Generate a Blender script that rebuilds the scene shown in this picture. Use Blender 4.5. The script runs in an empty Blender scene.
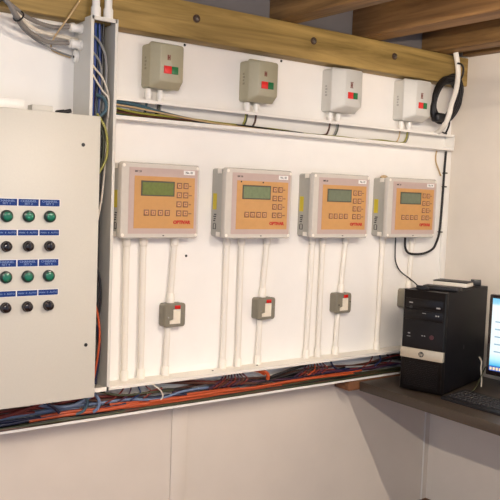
import bpy, bmesh, math, random
from mathutils import Vector, Matrix
random.seed(7)
SC = bpy.context.scene
COL = SC.collection
PI = math.pi

# ------------------------------------------------------------------ camera
cam_d = bpy.data.cameras.new('camera')
cam = bpy.data.objects.new('camera', cam_d)
COL.objects.link(cam)
YAW, PITCH, ROLL = 0.6305, -0.0734, 0.0377
Fv = Vector((math.sin(YAW)*math.cos(PITCH), math.cos(YAW)*math.cos(PITCH), math.sin(PITCH)))
Rv = Vector((math.cos(YAW), -math.sin(YAW), 0))
Uv = Rv.cross(Fv)
R2 = Rv*math.cos(ROLL) + Uv*math.sin(ROLL)
U2 = -Rv*math.sin(ROLL) + Uv*math.cos(ROLL)
m = Matrix((R2, U2, -Fv)).transposed().to_4x4()
m.translation = Vector((-1.1974, -2.4622, 1.4521))
cam.matrix_world = m
cam_d.sensor_width = 36
cam_d.lens = 777.74/500*36
cam_d.clip_start = 0.05
SC.camera = cam

# ------------------------------------------------------------------ world, exposure
W = bpy.data.worlds.new('world')
SC.world = W
W.use_nodes = True
bgn = W.node_tree.nodes['Background']
bgn.inputs[0].default_value = (0.68, 0.78, 1.0, 1)
bgn.inputs[1].default_value = 0.95
SC.view_settings.view_transform = 'Standard'
SC.view_settings.look = 'None'
SC.view_settings.gamma = 1
SC.view_settings.use_curve_mapping = False
SC.view_settings.exposure = 0.10
TUBE_A, TUBE_B = 305.0, 430.0           # emission of the two fluorescent tubes
TUBE_COL = (1.0, 0.87, 0.74)

# ------------------------------------------------------------------ materials
def lin(c):
    return tuple(((x/255)/12.92 if x/255 <= 0.04045 else ((x/255+0.055)/1.055)**2.4) for x in c)

MATS = {}
def mat(name, rgb, rough=0.5, *, spec=0.5, metal=0.0, bump=0.0, scale=60, var=0.04, emit=None, coat=0.0):
    if name in MATS:
        return MATS[name]
    M = bpy.data.materials.new(name)
    M.use_nodes = True
    nt = M.node_tree
    b = nt.nodes['Principled BSDF']
    b.inputs['Roughness'].default_value = rough
    b.inputs['Metallic'].default_value = metal
    b.inputs['Coat Weight'].default_value = coat
    b.inputs['Specular IOR Level'].default_value = spec
    tc = nt.nodes.new('ShaderNodeTexCoord')
    nz = nt.nodes.new('ShaderNodeTexNoise')
    nz.inputs['Scale'].default_value = scale
    nz.inputs['Detail'].default_value = 4
    nt.links.new(tc.outputs['Object'], nz.inputs['Vector'])
    rp = nt.nodes.new('ShaderNodeValToRGB')
    c = lin(rgb)
    rp.color_ramp.elements[0].position = 0.3
    rp.color_ramp.elements[1].position = 0.7
    rp.color_ramp.elements[0].color = tuple(max(0, x*(1-var)) for x in c) + (1,)
    rp.color_ramp.elements[1].color = tuple(min(1, x*(1+var)) for x in c) + (1,)
    nt.links.new(nz.outputs['Fac'], rp.inputs['Fac'])
    nt.links.new(rp.outputs['Color'], b.inputs['Base Color'])
    if bump:
        bp = nt.nodes.new('ShaderNodeBump')
        bp.inputs['Strength'].default_value = bump
        bp.inputs['Distance'].default_value = 0.002
        nt.links.new(nz.outputs['Fac'], bp.inputs['Height'])
        nt.links.new(bp.outputs['Normal'], b.inputs['Normal'])
    if emit:
        b.inputs['Emission Color'].default_value = tuple(emit[0]) + (1,)
        b.inputs['Emission Strength'].default_value = emit[1]
    MATS[name] = M
    return M

def wood(name, dark, light, axis, rough=0.65, grain=1.0):
    M = bpy.data.materials.new(name)
    M.use_nodes = True
    nt = M.node_tree
    b = nt.nodes['Principled BSDF']
    b.inputs['Roughness'].default_value = rough
    tc = nt.nodes.new('ShaderNodeTexCoord')
    mp = nt.nodes.new('ShaderNodeMapping')
    s = [16, 16, 16]
    s[axis] = 1.1
    mp.inputs['Scale'].default_value = s
    nt.links.new(tc.outputs['Object'], mp.inputs['Vector'])
    n1 = nt.nodes.new('ShaderNodeTexNoise')
    n1.inputs['Scale'].default_value = 1.6*grain
    n1.inputs['Detail'].default_value = 7
    n1.inputs['Roughness'].default_value = 0.62
    n1.inputs['Distortion'].default_value = 0.6
    nt.links.new(mp.outputs['Vector'], n1.inputs['Vector'])
    rp = nt.nodes.new('ShaderNodeValToRGB')
    e = rp.color_ramp.elements
    e[0].position = 0.30
    e[0].color = lin(dark) + (1,)
    e[1].position = 0.66
    e[1].color = lin(light) + (1,)
    nt.links.new(n1.outputs['Fac'], rp.inputs['Fac'])
    # knots
    v = nt.nodes.new('ShaderNodeTexVoronoi')
    v.inputs['Scale'].default_value = 3.2
    mp2 = nt.nodes.new('ShaderNodeMapping')
    s2 = [1.6, 1.6, 1.6]
    s2[axis] = 0.75
    mp2.inputs['Scale'].default_value = s2
    nt.links.new(tc.outputs['Object'], mp2.inputs['Vector'])
    nt.links.new(mp2.outputs['Vector'], v.inputs['Vector'])
    kr = nt.nodes.new('ShaderNodeValToRGB')
    kr.color_ramp.elements[0].position = 0.02
    kr.color_ramp.elements[0].color = (0.35, 0.30, 0.25, 1)
    kr.color_ramp.elements[1].position = 0.10
    kr.color_ramp.elements[1].color = (1, 1, 1, 1)
    nt.links.new(v.outputs['Distance'], kr.inputs['Fac'])
    mx = nt.nodes.new('ShaderNodeMix')
    mx.data_type = 'RGBA'
    mx.blend_type = 'MULTIPLY'
    mx.inputs[0].default_value = 1
    nt.links.new(rp.outputs['Color'], mx.inputs[6])
    nt.links.new(kr.outputs['Color'], mx.inputs[7])
    nt.links.new(mx.outputs[2], b.inputs['Base Color'])
    bp = nt.nodes.new('ShaderNodeBump')
    bp.inputs['Strength'].default_value = 0.25
    bp.inputs['Distance'].default_value = 0.002
    nt.links.new(n1.outputs['Fac'], bp.inputs['Height'])
    nt.links.new(bp.outputs['Normal'], b.inputs['Normal'])
    return M

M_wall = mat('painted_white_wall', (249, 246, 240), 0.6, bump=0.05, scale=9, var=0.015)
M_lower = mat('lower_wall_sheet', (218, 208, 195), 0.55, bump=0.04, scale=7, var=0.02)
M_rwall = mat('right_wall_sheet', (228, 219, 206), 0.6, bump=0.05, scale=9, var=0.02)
M_ceil = mat('grey_roof_sheet', (128, 122, 120), 0.7, scale=6, var=0.05)
M_floor = mat('brown_floor', (110, 74, 48), 0.7, bump=0.3, scale=14, var=0.35)
M_pvc = mat('white_pvc', (240, 237, 230), 0.35, scale=20, var=0.01)
M_pvc2 = mat('cream_pvc', (240, 234, 222), 0.38, scale=20, var=0.01)
M_trk = mat('grey_white_trunking', (214, 211, 202), 0.45, scale=20, var=0.015)
M_cab = mat('light_grey_enamel', (204, 200, 188), 0.42, bump=0.08, scale=160, var=0.015)
M_blue_label = mat('blue_engraved_label', (18, 52, 118), 0.5, spec=0.2, var=0.03)
M_white_ink = mat('white_engraving', (136, 160, 198), 0.5)
M_label_rim = mat('white_label_edge', (232, 230, 225), 0.5)
M_black_gl = mat('black_gloss_plastic', (24, 14, 15), 0.18, coat=0.3)
M_black = mat('black_plastic', (20, 20, 22), 0.45)
M_green_rim = mat('dark_green_rim', (14, 42, 34), 0.3)
M_green_btn = mat('green_lens', (20, 108, 82), 0.25)
M_chrome = mat('bright_metal', (190, 190, 190), 0.25, metal=1.0)
M_steel = mat('dull_zinc', (120, 110, 100), 0.4, metal=0.9)
M_ms_beige = mat('beige_enamel', (172, 166, 140), 0.38, var=0.02)
M_ms_grey = mat('pale_grey_enamel', (206, 204, 196), 0.38, var=0.015)
M_red = mat('red_button', (226, 42, 40), 0.35)
M_green = mat('green_button', (18, 112, 60), 0.35)
M_brown_ink = mat('brown_print', (120, 60, 45), 0.5)
M_ctl_base = mat('grey_enclosure', (176, 174, 166), 0.45, var=0.02)
M_ctl_lid = mat('clear_lid_edge', (206, 200, 190), 0.22, var=0.02, coat=0.4)
M_lilac = mat('lilac_panel', (190, 168, 160), 0.3, var=0.02, coat=0.3)
M_orange = mat('orange_overlay', (200, 148, 84), 0.3, var=0.03, coat=0.3)
M_lcd_rim = mat('dark_lcd_frame', (62, 62, 50), 0.3)
M_lcd1 = mat('green_lcd', (104, 118, 52), 0.25, scale=90, var=0.12)
M_lcd2 = mat('grey_green_lcd', (112, 128, 92), 0.25, scale=90, var=0.08)
M_lcd3 = mat('dull_lcd', (108, 118, 96), 0.25, scale=90, var=0.06)
M_key = mat('key_outline', (128, 88, 62), 0.4)
M_keytop = mat('key_face', (212, 158, 108), 0.35)
M_logo = mat('red_logo', (190, 40, 24), 0.4)
M_dark_ink = mat('dark_print', (58, 56, 58), 0.5)
M_sticker = mat('white_sticker', (245, 243, 238), 0.5)
M_yellow = mat('yellow_sticker', (206, 186, 40), 0.5)
M_sw = mat('olive_grey_plastic', (128, 122, 106), 0.42, var=0.03)
M_rocker = mat('cream_rocker', (236, 226, 206), 0.3)
M_lampred = mat('red_neon_lens', (200, 28, 22), 0.2)
M_flex = mat('grey_flexible_conduit', (128, 122, 116), 0.5)
M_desk = mat('dark_laminate', (64, 54, 45), 0.42, scale=40, var=0.08)
M_desk_edge = mat('desk_edge', (66, 54, 45), 0.5, scale=40, var=0.08)
M_pc_side = mat('pc_side_panel', (14, 13, 17), 0.5, spec=0.2, bump=0.1, scale=300, var=0.05)
M_pc_front = mat('pc_front', (16, 13, 13), 0.3, spec=0.3)
M_silver = mat('silver_strip', (190, 180, 160), 0.35, metal=0.3)
M_pc_line = mat('pc_seams', (44, 42, 42), 0.4)
M_pc_mark = mat('pc_marks', (150, 148, 146), 0.5)
M_white_pl = mat('white_plastic', (232, 226, 212), 0.4)
M_kb = mat('keyboard_black', (24, 22, 24), 0.5)
M_kbkey = mat('keyboard_keys', (40, 38, 40), 0.45)
M_beam = wood('beam_wood', (112, 90, 38), (178, 148, 84), 0)
M_joist = wood('joist_wood', (92, 66, 36), (164, 126, 76), 1)
M_joist2 = wood('joist_wood_red', (104, 72, 40), (166, 126, 78), 1)
M_batten = wood('batten_wood', (84, 52, 32), (126, 82, 50), 0)
CABLE = {
    'orange': mat('cable_orange', (184, 78, 36), 0.45),
    'red': mat('cable_red', (116, 40, 32), 0.45),
    'blue': mat('cable_blue', (36, 54, 98), 0.4),
    'bright': mat('cable_bright_blue', (34, 66, 140), 0.4),
    'navy': mat('cable_navy', (24, 30, 62), 0.4),
    'steelblue': mat('cable_steel_blue', (104, 124, 154), 0.4),
    'black': mat('cable_black', (22, 20, 22), 0.4),
    'brown': mat('cable_brown', (84, 48, 34), 0.45),
    'green': mat('cable_green', (56, 60, 36), 0.45),
    'yellow': mat('cable_yellow_green', (150, 146, 60), 0.4),
    'grey': mat('cable_grey', (140, 140, 138), 0.45),
    'teal': mat('cable_teal', (62, 92, 104), 0.45),
    'tan': mat('cable_tan', (196, 168, 126), 0.45),
    'white': mat('cable_white', (226, 216, 198), 0.45),
    'purple': mat('cable_purple', (72, 42, 64), 0.45),
}

# ------------------------------------------------------------------ mesh helpers
class MB:
    def __init__(s):
        s.v, s.f, s.sm, s.mi = [], [], [], []
    def add(s, vs, fs, smooth=False, mi=0):
        o = len(s.v)
        s.v += [tuple(v) for v in vs]
        for f in fs:
            s.f.append(tuple(o+i for i in f))
            s.sm.append(smooth)
            s.mi.append(mi)
        return s
    def box(s, x0, x1, y0, y1, z0, z1, bev=0.0, seg=2, mi=0):
        bm = bmesh.new()
        bmesh.ops.create_cube(bm, size=1)
        for v in bm.verts:
            v.co = Vector(((x0+x1)/2+v.co.x*(x1-x0), (y0+y1)/2+v.co.y*(y1-y0), (z0+z1)/2+v.co.z*(z1-z0)))
        if bev:
            bmesh.ops.bevel(bm, geom=list(bm.edges), offset=bev, segments=seg, profile=0.5, affect='EDGES')
        bm.verts.index_update()
        s.add([v.co.copy() for v in bm.verts], [[v.index for v in f.verts] for f in bm.faces], bool(bev), mi)
        bm.free()
        return s
    def loft(s, rings, cap=True, smooth=False, mi=0):
        n = len(rings[0])
        vs = [p for r in rings for p in r]
        fs = []
        for k in range(len(rings)-1):
            for i in range(n):
                j = (i+1) % n
                fs.append((k*n+i, k*n+j, (k+1)*n+j, (k+1)*n+i))
        if cap:
            fs.append(tuple(reversed(range(n))))
            fs.append(tuple((len(rings)-1)*n+i for i in range(n)))
        return s.add(vs, fs, smooth, mi)
    def cyl(s, p0, p1, r0, r1=None, n=16, mi=0, smooth=True):
        r1 = r0 if r1 is None else r1
        p0, p1 = Vector(p0), Vector(p1)
        d = (p1-p0).normalized()
        a = d.orthogonal().normalized()
        b = d.cross(a)
        rings = []
        for p, r in ((p0, r0), (p1, r1)):
            rings.append([p+(a*math.cos(2*PI*i/n)+b*math.sin(2*PI*i/n))*r for i in range(n)])
        return s.loft(rings, True, smooth, mi)
    def lathe(s, base, axis, prof, n=20, mi=0, smooth=True):
        base, d = Vector(base), Vector(axis).normalized()
        a = d.orthogonal().normalized()
        b = d.cross(a)
        rings = [[base+d*h+(a*math.cos(2*PI*i/n)+b*math.sin(2*PI*i/n))*r for i in range(n)] for h, r in prof]
        return s.loft(rings, True, smooth, mi)
    def tube(s, pts, r, n=8, sub=6, mi=0, ribs=0):
        P = [Vector(p) for p in pts]
        if len(P) > 2 and sub > 1:
            Q = []
            E = [P[0]*2-P[1]] + P + [P[-1]*2-P[-2]]
            for i in range(1, len(E)-2):
                for k in range(sub):
                    t = k/sub
                    a, b, c, d = E[i-1], E[i], E[i+1], E[i+2]
                    Q.append(0.5*((2*b)+(c-a)*t+(2*a-5*b+4*c-d)*t*t+(3*b-a-3*c+d)*t*t*t))
            Q.append(P[-1])
            P = Q
        rings = []
        prev = None
        for i, p in enumerate(P):
            d = (P[min(i+1, len(P)-1)]-P[max(i-1, 0)]).normalized()
            if prev is None:
                a = d.orthogonal().normalized()
            else:
                a = (prev-d*prev.dot(d)).normalized()
            prev = a
            b = d.cross(a)
            rr = r*(1+0.09*(i % 2)) if ribs else r
            rings.append([p+(a*math.cos(2*PI*k/n)+b*math.sin(2*PI*k/n))*rr for k in range(n)])
        return s.loft(rings, True, True, mi)
    def build(s, name, mats, parent=None, loc=None):
        me = bpy.data.meshes.new(name)
        me.from_pydata(s.v, [], s.f)
        if not isinstance(mats, (list, tuple)):
            mats = [mats]
        for q in mats:
            me.materials.append(q)
        me.polygons.foreach_set('use_smooth', s.sm)
        me.polygons.foreach_set('material_index', s.mi)
        me.update()
        bm = bmesh.new()
        bm.from_mesh(me)
        bmesh.ops.recalc_face_normals(bm, faces=bm.faces)
        bm.to_mesh(me)
        bm.free()
        me.set_sharp_from_angle(angle=math.radians(42))
        o = bpy.data.objects.new(name, me)
        COL.objects.link(o)
        if parent is not None:
            o.parent = parent
        if loc is not None:
            o.location = loc
        return o

def rrect(x0, x1, z0, z1, r, y, n=4):
    """rounded rectangle ring in an x-z plane"""
    out = []
    for cx, cz, a0 in ((x1-r, z1-r, 0), (x0+r, z1-r, 90), (x0+r, z0+r, 180), (x1-r, z0+r, 270)):
        for k in range(n+1):
            a = math.radians(a0+90*k/n)
            out.append((cx+r*math.cos(a), y, cz+r*math.sin(a)))
    return out

def tag(o, label, cat, group=None, kind=None):
    o['label'] = label
    o['category'] = cat
    if group:
        o['group'] = group
    if kind:
        o['kind'] = kind
    return o

def thing(name, loc, label, cat, group=None, rz=0.0, ry=0.0):
    o = bpy.data.objects.new(name, None)
    o.empty_display_size = 0.05
    COL.objects.link(o)
    o.location = loc
    o.rotation_euler = (0, ry, rz)
    return tag(o, label, cat, group)

def struct(o):
    o['kind'] = 'structure'
    return o

def text(name, body, size, mtl, parent, loc, align='CENTER', ext=0.0003, bold=0.0, sx=1.0):
    cu = bpy.data.curves.new(name, 'FONT')
    cu.body = body
    cu.size = size
    cu.align_x = align
    cu.align_y = 'CENTER'
    cu.extrude = ext
    cu.offset = bold
    cu.resolution_u = 2
    cu.space_line = 0.85
    t = bpy.data.objects.new(name+'_src', cu)
    COL.objects.link(t)
    dg = bpy.context.evaluated_depsgraph_get()
    me = bpy.data.meshes.new_from_object(t.evaluated_get(dg))
    bpy.data.objects.remove(t)
    me.name = name
    me.transform(Matrix.Rotation(PI/2, 4, 'X') @ Matrix.Diagonal((sx, 1, 1, 1)))
    me.materials.clear()
    me.materials.append(mtl)
    o = bpy.data.objects.new(name, me)
    COL.objects.link(o)
    o.parent = parent
    o.location = loc
    return o

# ================================================================== STRUCTURE
XR = 1.755            # right wall
mb = MB()
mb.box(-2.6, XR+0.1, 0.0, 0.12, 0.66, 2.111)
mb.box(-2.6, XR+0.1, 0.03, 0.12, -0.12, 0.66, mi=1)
struct(mb.build('wall_back', [M_wall, M_lower]))
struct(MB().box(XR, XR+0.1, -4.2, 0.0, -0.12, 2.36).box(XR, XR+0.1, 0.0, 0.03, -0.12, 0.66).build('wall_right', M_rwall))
struct(MB().box(-2.6, XR+0.1, -4.2, 0.12, -0.12, -0.02).build('floor', M_floor))
struct(MB().box(-2.6, XR+0.1, -4.2, 0.12, 2.36, 2.42).box(-2.6, XR+0.1, 0.001, 0.12, 2.1115, 2.36).build('ceiling', M_ceil))
# cover strip over the joint of the lower wall sheets
tj = MB().box(0.284, 0.350, 0.022, 0.03, -0.02, 0.662, bev=0.002)
struct(tj.build('trim_1', M_lower))
# white angle strip in the lower corner
tc_ = MB().box(XR-.040, XR-.032, 0.0265, 0.0299, -0.02, 0.598, bev=.001)
struct(tc_.build('trim_2', M_pvc))

# ================================================================== TIMBER OVERHEAD
beam = thing('wall_beam', (0.0, -0.08, 1.982), 'long pale timber beam bolted along the top of the back wall', 'beam')
MB().box(-2.6, XR-0.001, 0, 0.079, 0, 0.128, bev=0.003).build('timber', M_beam, beam)
for bx in (-0.26, 0.270, 0.812, 1.266):
    b = MB().lathe((bx, 0, 0.074), (0, -1, 0), [(0, 0.0145), (0.0025, 0.0145), (0.003, 0.009)]).build('washer', mat('dark_brown_washer', (84, 64, 52), .5, metal=.3), beam)  # washer coloured darker brown than the zinc bolt head
    MB().lathe((bx, -0.003, 0.074), (0, -1, 0), [(0, 0.009), (0.006, 0.009), (0.0075, 0.006)], n=6).build('bolt_head', M_steel, b)
jl = [(-0.25, -0.10, M_joist, None),
      (0.648, 0.738, M_joist, 'roof joist above the two beige starter boxes, leftmost of the three in view'),
      (1.086, 1.190, M_joist2, 'middle roof joist, resting on the beam above the two grey starter boxes'),
      (1.518, 1.620, M_joist, 'rightmost roof joist, close to the right wall above the black cable coil')]
for x0, x1, mm, lb in jl[1:]:
    o = MB().box(x0, x1, -3.9, -0.001, 2.112, 2.358, bev=0.004).build('roof_joist', mm)
    tag(o, lb, 'joist', 'roof joists')
o = MB().box(XR-0.05, XR-0.001, -3.9, -0.085, 2.116, 2.19, bev=0.002).build('wall_plate', M_joist)
tag(o, 'thin dark timber rail running along the top of the right wall', 'timber rail')

# ================================================================== VERTICAL TRUNKING (left)
VX0, VX1, VD = -0.149, -0.055, 0.13
vt = thing('vertical_trunking', (VX0, 0, 0.775), 'tall open grey-white cable trunking standing behind the cabinet edge', 'trunking')
w = VX1-VX0
hh = 1.993-0.775
t_ = 0.003
MB().box(0, w, -t_, 0, 0, hh).build('back_panel', M_trk, vt)
MB().box(0, t_, -VD, -t_, 0, hh).box(t_, 0.010, -VD, -VD+t_, 0, hh).build('side_panel', M_trk, vt)
MB().box(w-t_, w, -VD, -t_, 0, hh).box(w-0.010, w-t_, -VD, -VD+t_, 0, hh).build('side_panel', M_trk, vt)
MB().box(t_, w-t_, -VD, -t_, hh-t_, hh).box(t_, w-t_, -VD, -VD+t_, hh-0.012, hh-t_).build('end_cap', M_trk, vt)
MB().box(t_, w-t_, -VD, -t_, 0, t_).box(t_, w-t_, -VD, -VD+t_, t_, 0.014).build('end_cap', M_pvc2, vt)
# two conduits out of its top
for i, (cx, lb) in enumerate(((-0.123, 'left of the two short white conduits rising from the tall trunking top'),
                              (-0.080, 'right of the two short white conduits rising from the tall trunking top'))):
    c = thing('conduit', (cx, -0.105, 1.9935), lb, 'conduit', 'conduits above the tall trunking')
    MB().cyl((0, 0, 0.0), (0, 0, 0.36), 0.0125).build('pipe', M_pvc, c)
    MB().lathe((0, 0, 0), (0, 0, 1), [(0, 0.0158), (0.03, 0.0158), (0.036, 0.0128)]).build('coupling', M_pvc, c)
# cables inside the tall trunking
def cable(name_col, pts, r, label, group, name='cable', cat='cable', n=8, sub=6):
    o = MB().tube(pts, r, n=n, sub=sub).build(name, CABLE[name_col])
    return tag(o, label, cat, group)
rnd = random.Random(3)
GV = 'cables in the tall trunking'
vl = {'navy': 'dark navy cable running down inside the tall open trunking',
      'bright': 'bright blue cable running down inside the tall open trunking',
      'blue': 'blue cable running down inside the tall open trunking',
      'steelblue': 'pale steel-blue cable running down inside the tall open trunking',
      'grey': 'grey cable running down inside the tall open trunking',
      'teal': 'teal cable running down inside the tall open trunking',
      'black': 'black cable running down inside the tall open trunking',
      'red': 'dull red cable running down inside the tall open trunking'}
cols = ['navy', 'bright', 'navy', 'bright', 'black', 'bright', 'navy', 'steelblue', 'navy', 'bright', 'navy', 'bright', 'red', 'navy', 'bright', 'navy', 'steelblue', 'bright', 'navy', 'black', 'bright', 'navy']
for i, cn in enumerate(cols):
    bx = VX0+0.011+0.0031*i
    by = -0.014-0.0155*(i % 5)
    pts = []
    for k in range(9):
        z = 1.982-(1.982-0.79)*k/8
        pts.append((min(max(bx+rnd.uniform(-.006, .006), VX0+0.009), VX1-0.028), by+rnd.uniform(-.004, .004), z))
    cable(cn, pts, rnd.uniform(.0034, .0052), vl[cn], GV)
# particular ones one can make out
cable('white', [(-0.137, -.085, 1.862), (-0.118, -.095, 1.835), (-0.092, -.10, 1.805), (-0.072, -.10, 1.76), (-0.066, -.095, 1.715), (-0.067, -.09, 1.66), (-.070, -.09, 1.55), (-.080, -.09, 1.42), (-.100, -.085, 1.30)],
      .0034, 'white looping cable, upper of two crossing inside the tall trunking, running down its right side', GV)
cable('white', [(-0.139, -.100, 1.83), (-0.122, -.108, 1.80), (-0.098, -.112, 1.765), (-0.074, -.110, 1.738), (-0.071, -.105, 1.68)],
      .003, 'short white cable, lower of the two crossing inside the tall trunking', GV)
cable('grey', [(-0.138, -.07, 1.945), (-0.11, -.09, 1.93), (-0.085, -.10, 1.88), (-0.077, -.095, 1.80), (-.082, -.085, 1.70)],
      .0042, 'thick grey cable bending over near the top of the tall trunking', GV)
cable('grey', [(-0.138, -.068, 1.90), (-0.116, -.08, 1.885), (-0.094, -.085, 1.85), (-0.084, -.08, 1.78), (-.088, -.075, 1.69)],
      .0036, 'thinner grey cable bending under the thick one in the tall trunking', GV)
cable('teal', [(-0.088, -.05, 1.988), (-0.090, -.06, 1.93), (-0.086, -.06, 1.86), (-.09, -.06, 1.74), (-.1, -.06, 1.6)],
      .0065, 'thick teal sheathed cable dropping from the tall trunking top', GV)
cable('white', [(-0.072, -.045, 1.988), (-0.0735, -.05, 1.93), (-0.074, -.05, 1.85)],
      .0038, 'short straight pinkish-white cable under the tall trunking top', GV)
cable('teal', [(-0.112, -.10, 1.75), (-0.094, -.11, 1.742), (-0.082, -.11, 1.722), (-0.084, -.11, 1.70), (-0.10, -.105, 1.682)],
      .0055, 'teal cable hooking back behind the cabinet top corner', GV)
cable('yellow', [(-0.108, -.10, 1.69), (-0.085, -.112, 1.645), (-0.076, -.114, 1.59), (-0.080, -.112, 1.54), (-0.105, -.105, 1.49)],
      .0042, 'yellow-green earth cable bulging out beside the cabinet', GV)
cable('green', [(-0.112, -.09, 1.68), (-0.092, -.105, 1.635), (-0.086, -.106, 1.58), (-0.092, -.10, 1.52), (-.11, -.09, 1.46)],
      .0036, 'dark green cable just behind the yellow-green one', GV)
cable('black', [(-0.115, -.10, 1.22), (-0.096, -.114, 1.17), (-0.0885, -.116, 1.10), (-0.093, -.11, 1.03), (-.112, -.1, .98)],
      .0042, 'black cable bowing out halfway down the cabinet edge', GV)
cable('orange', [(-0.118, -.10, 1.10), (-0.100, -.112, 1.05), (-0.088, -.115, .97), (-0.092, -.112, .89), (-0.104, -.105, .80)],
      .0038, 'orange-brown cable bowing out at the lower end of the cabinet edge', GV)
cable('navy', [(-0.112, -.095, 1.03), (-0.094, -.105, .99), (-0.083, -.106, .92), (-0.086, -.10, .85), (-0.093, -.1, .795)],
      .004, 'navy cable beside the orange-brown one at the lower cabinet edge', GV)

# ================================================================== TOP TRUNKING
TZ0, TZ1, TD = 1.684, 1.757, 0.06
tt = thing('cable_trunking', (VX1, 0, TZ0), 'narrow open white trunking running below the four starter boxes', 'trunking')
L = 1.712-VX1
MB().box(0.001, L, -0.003, -0.0005, 0, TZ1-TZ0).build('back_panel', M_pvc, tt)
MB().box(0.001, L, -TD, -0.003, TZ1-TZ0-0.003, TZ1-TZ0).box(0.001, L, -TD, -TD+.003, TZ1-TZ0-0.011, TZ1-TZ0-0.003).build('top_flange', M_pvc, tt)
MB().box(0.001, L, -TD, -0.003, 0, 0.003).box(0.001, L, -TD, -TD+.003, 0.003, 0.012).build('bottom_flange', M_pvc, tt)
MB().box(L-0.003, L, -TD, -0.003, 0.003, TZ1-TZ0-0.003).build('end_cap', M_pvc, tt)
GT = 'cables in the upper trunking'
tl = {'green': 'dark green cable lying in the upper trunking', 'yellow': 'yellow-green cable lying in the upper trunking',
      'black': 'black cable lying in the upper trunking', 'navy': 'navy cable lying in the upper trunking',
      'grey': 'grey cable lying in the upper trunking', 'tan': 'tan cable lying in the upper trunking',
      'teal': 'teal cable lying in the upper trunking', 'brown': 'brown cable lying in the upper trunking'}
glands = [(0.114, 0.161), (0.539, 0.581), (0.961, 1.005), (1.383, 1.431)]
plan = [('green', 0), ('black', 0), ('navy', 0), ('green', 0), ('teal', 0), ('grey', 0),
        ('green', 1), ('black', 1), ('yellow', 1), ('brown', 1), ('green', 1), ('black', 1), ('tan', 1),
        ('green', 2), ('black', 2), ('grey', 2), ('brown', 2), ('grey', 3), ('tan', 3), ('yellow', 3)]
for i, (cn, g) in enumerate(plan):
    xe = glands[g][i % 2]+rnd.uniform(-.006, .006)
    r = rnd.uniform(.0026, .004)
    y = -.010-.009*(i % 5)
    z0 = TZ0+0.005+r
    lift = 0.004*(i // 3)
    pts = [(VX1+0.002, y, z0+min(lift+.008, .04))]
    nseg = max(2, int((xe-VX1)/0.12))
    for k in range(1, nseg):
        x = VX1+(xe-0.05-VX1)*k/nseg
        fade = max(0, 1-(x/0.9))
        pts.append((x, y+rnd.uniform(-.004, .004), z0+lift*fade*.8+rnd.uniform(0, .007)))
    pts += [(xe-0.035, -.028, z0+.006), (xe-0.008, -.030, z0+.025), (xe, -.03, TZ1-0.0035)]
    cable(cn, pts, r, tl[cn], GT)
cable('teal', [(VX1+.002, -.045, 1.742), (.06, -.045, 1.738), (.15, -.045, 1.722), (.3, -.045, 1.705), (.42, -.04, 1.698)], .0062,
      'thick pale teal cable high in the left end of the upper trunking', GT)
cable('tan', [(VX1+.002, -.054, 1.732), (.05, -.054, 1.727), (.2, -.054, 1.714), (.36, -.054, 1.702), (.55, -.053, 1.696), (.8, -.05, 1.692)], .0032,
      'tan cable slanting down across the left end of the upper trunking', GT)

# ================================================================== BOTTOM TRUNKING
BZ0, BZ1, BD = 0.664, 0.772, 0.068
BX0 = -0.95
bt = thing('cable_trunking', (BX0, 0, BZ0), 'wide open white trunking full of orange and blue cables along the wall', 'trunking')
L = XR-0.003-BX0
MB().box(0, L, -0.003, -0.0005, 0, BZ1-BZ0).build('back_panel', M_pvc, bt)
MB().box(0, L, -BD-0.004, -0.003, BZ1-BZ0-0.003, BZ1-BZ0).box(0, L, -BD-0.004, -BD-0.001, BZ1-BZ0-0.012, BZ1-BZ0-0.003).build('top_flange', M_pvc2, bt)
MB().box(0, L, -BD, 0.029, -0.003, 0).box(0, L, -BD, -BD+.003, 0, 0.005).build('bottom_flange', M_pvc, bt)
GB = 'cables in the lower trunking'
bl = {'orange': 'orange cable lying in the lower trunking', 'red': 'dark red cable lying in the lower trunking',
      'blue': 'blue cable lying in the lower trunking', 'navy': 'navy cable lying in the lower trunking',
      'black': 'black cable lying in the lower trunking', 'green': 'dark green cable lying in the lower trunking',
      'brown': 'brown cable lying in the lower trunking', 'purple': 'purple cable lying in the lower trunking',
      'steelblue': 'steel-blue cable lying in the lower trunking', 'grey': 'grey cable lying in the lower trunking',
      'yellow': 'yellow-green cable lying in the lower trunking', 'teal': 'teal cable lying in the lower trunking'}
def run(cn, x0, x1, y, z, r, jy=.004, jz=.005, seg=.11):
    n = max(3, int((x1-x0)/seg))
    pts = [(x0+(x1-x0)*k/n, min(-.006-r, max(-.062+r, y+rnd.uniform(-jy, jy))), max(BZ0+r+.001, min(BZ1-.006-r, z+rnd.uniform(-jz, jz)))) for k in range(n+1)]
    cable(cn, pts, r, bl[cn], GB, sub=5)
# floor layer, hidden mass: dark
for i, cn in enumerate(['black', 'brown', 'green', 'navy', 'black', 'green', 'black', 'brown']):
    run(cn, -.94, 1.74, -.012-.006*i, BZ0+.007, .005, .002, .003)
# dark front edge line above the lip
run('green', -.94, 1.74, -.056, BZ0+.008, .0045, .002, .002)
run('black', -.3, 1.74, -.052, BZ0+.012, .004, .002, .003)
run('green', .75, 1.70, -.050, BZ0+.018, .0034, .003, .004)
# orange bundle
for i in range(7):
    run('orange', -.16+.05*i, [.42, .55, .38, .50, .98, .46, 1.1][i], -.026-.005*i, BZ0+.017+.0055*(i % 4), .0052, .003, .003, .16)
run('orange', -.30, .20, -.054, BZ0+.024, .0055)
run('orange', -.26, .10, -.050, BZ0+.030, .005)
run('orange', .72, 1.15, -.046, BZ0+.022, .0052)
run('orange', .78, 1.20, -.038, BZ0+.028, .005)
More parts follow.
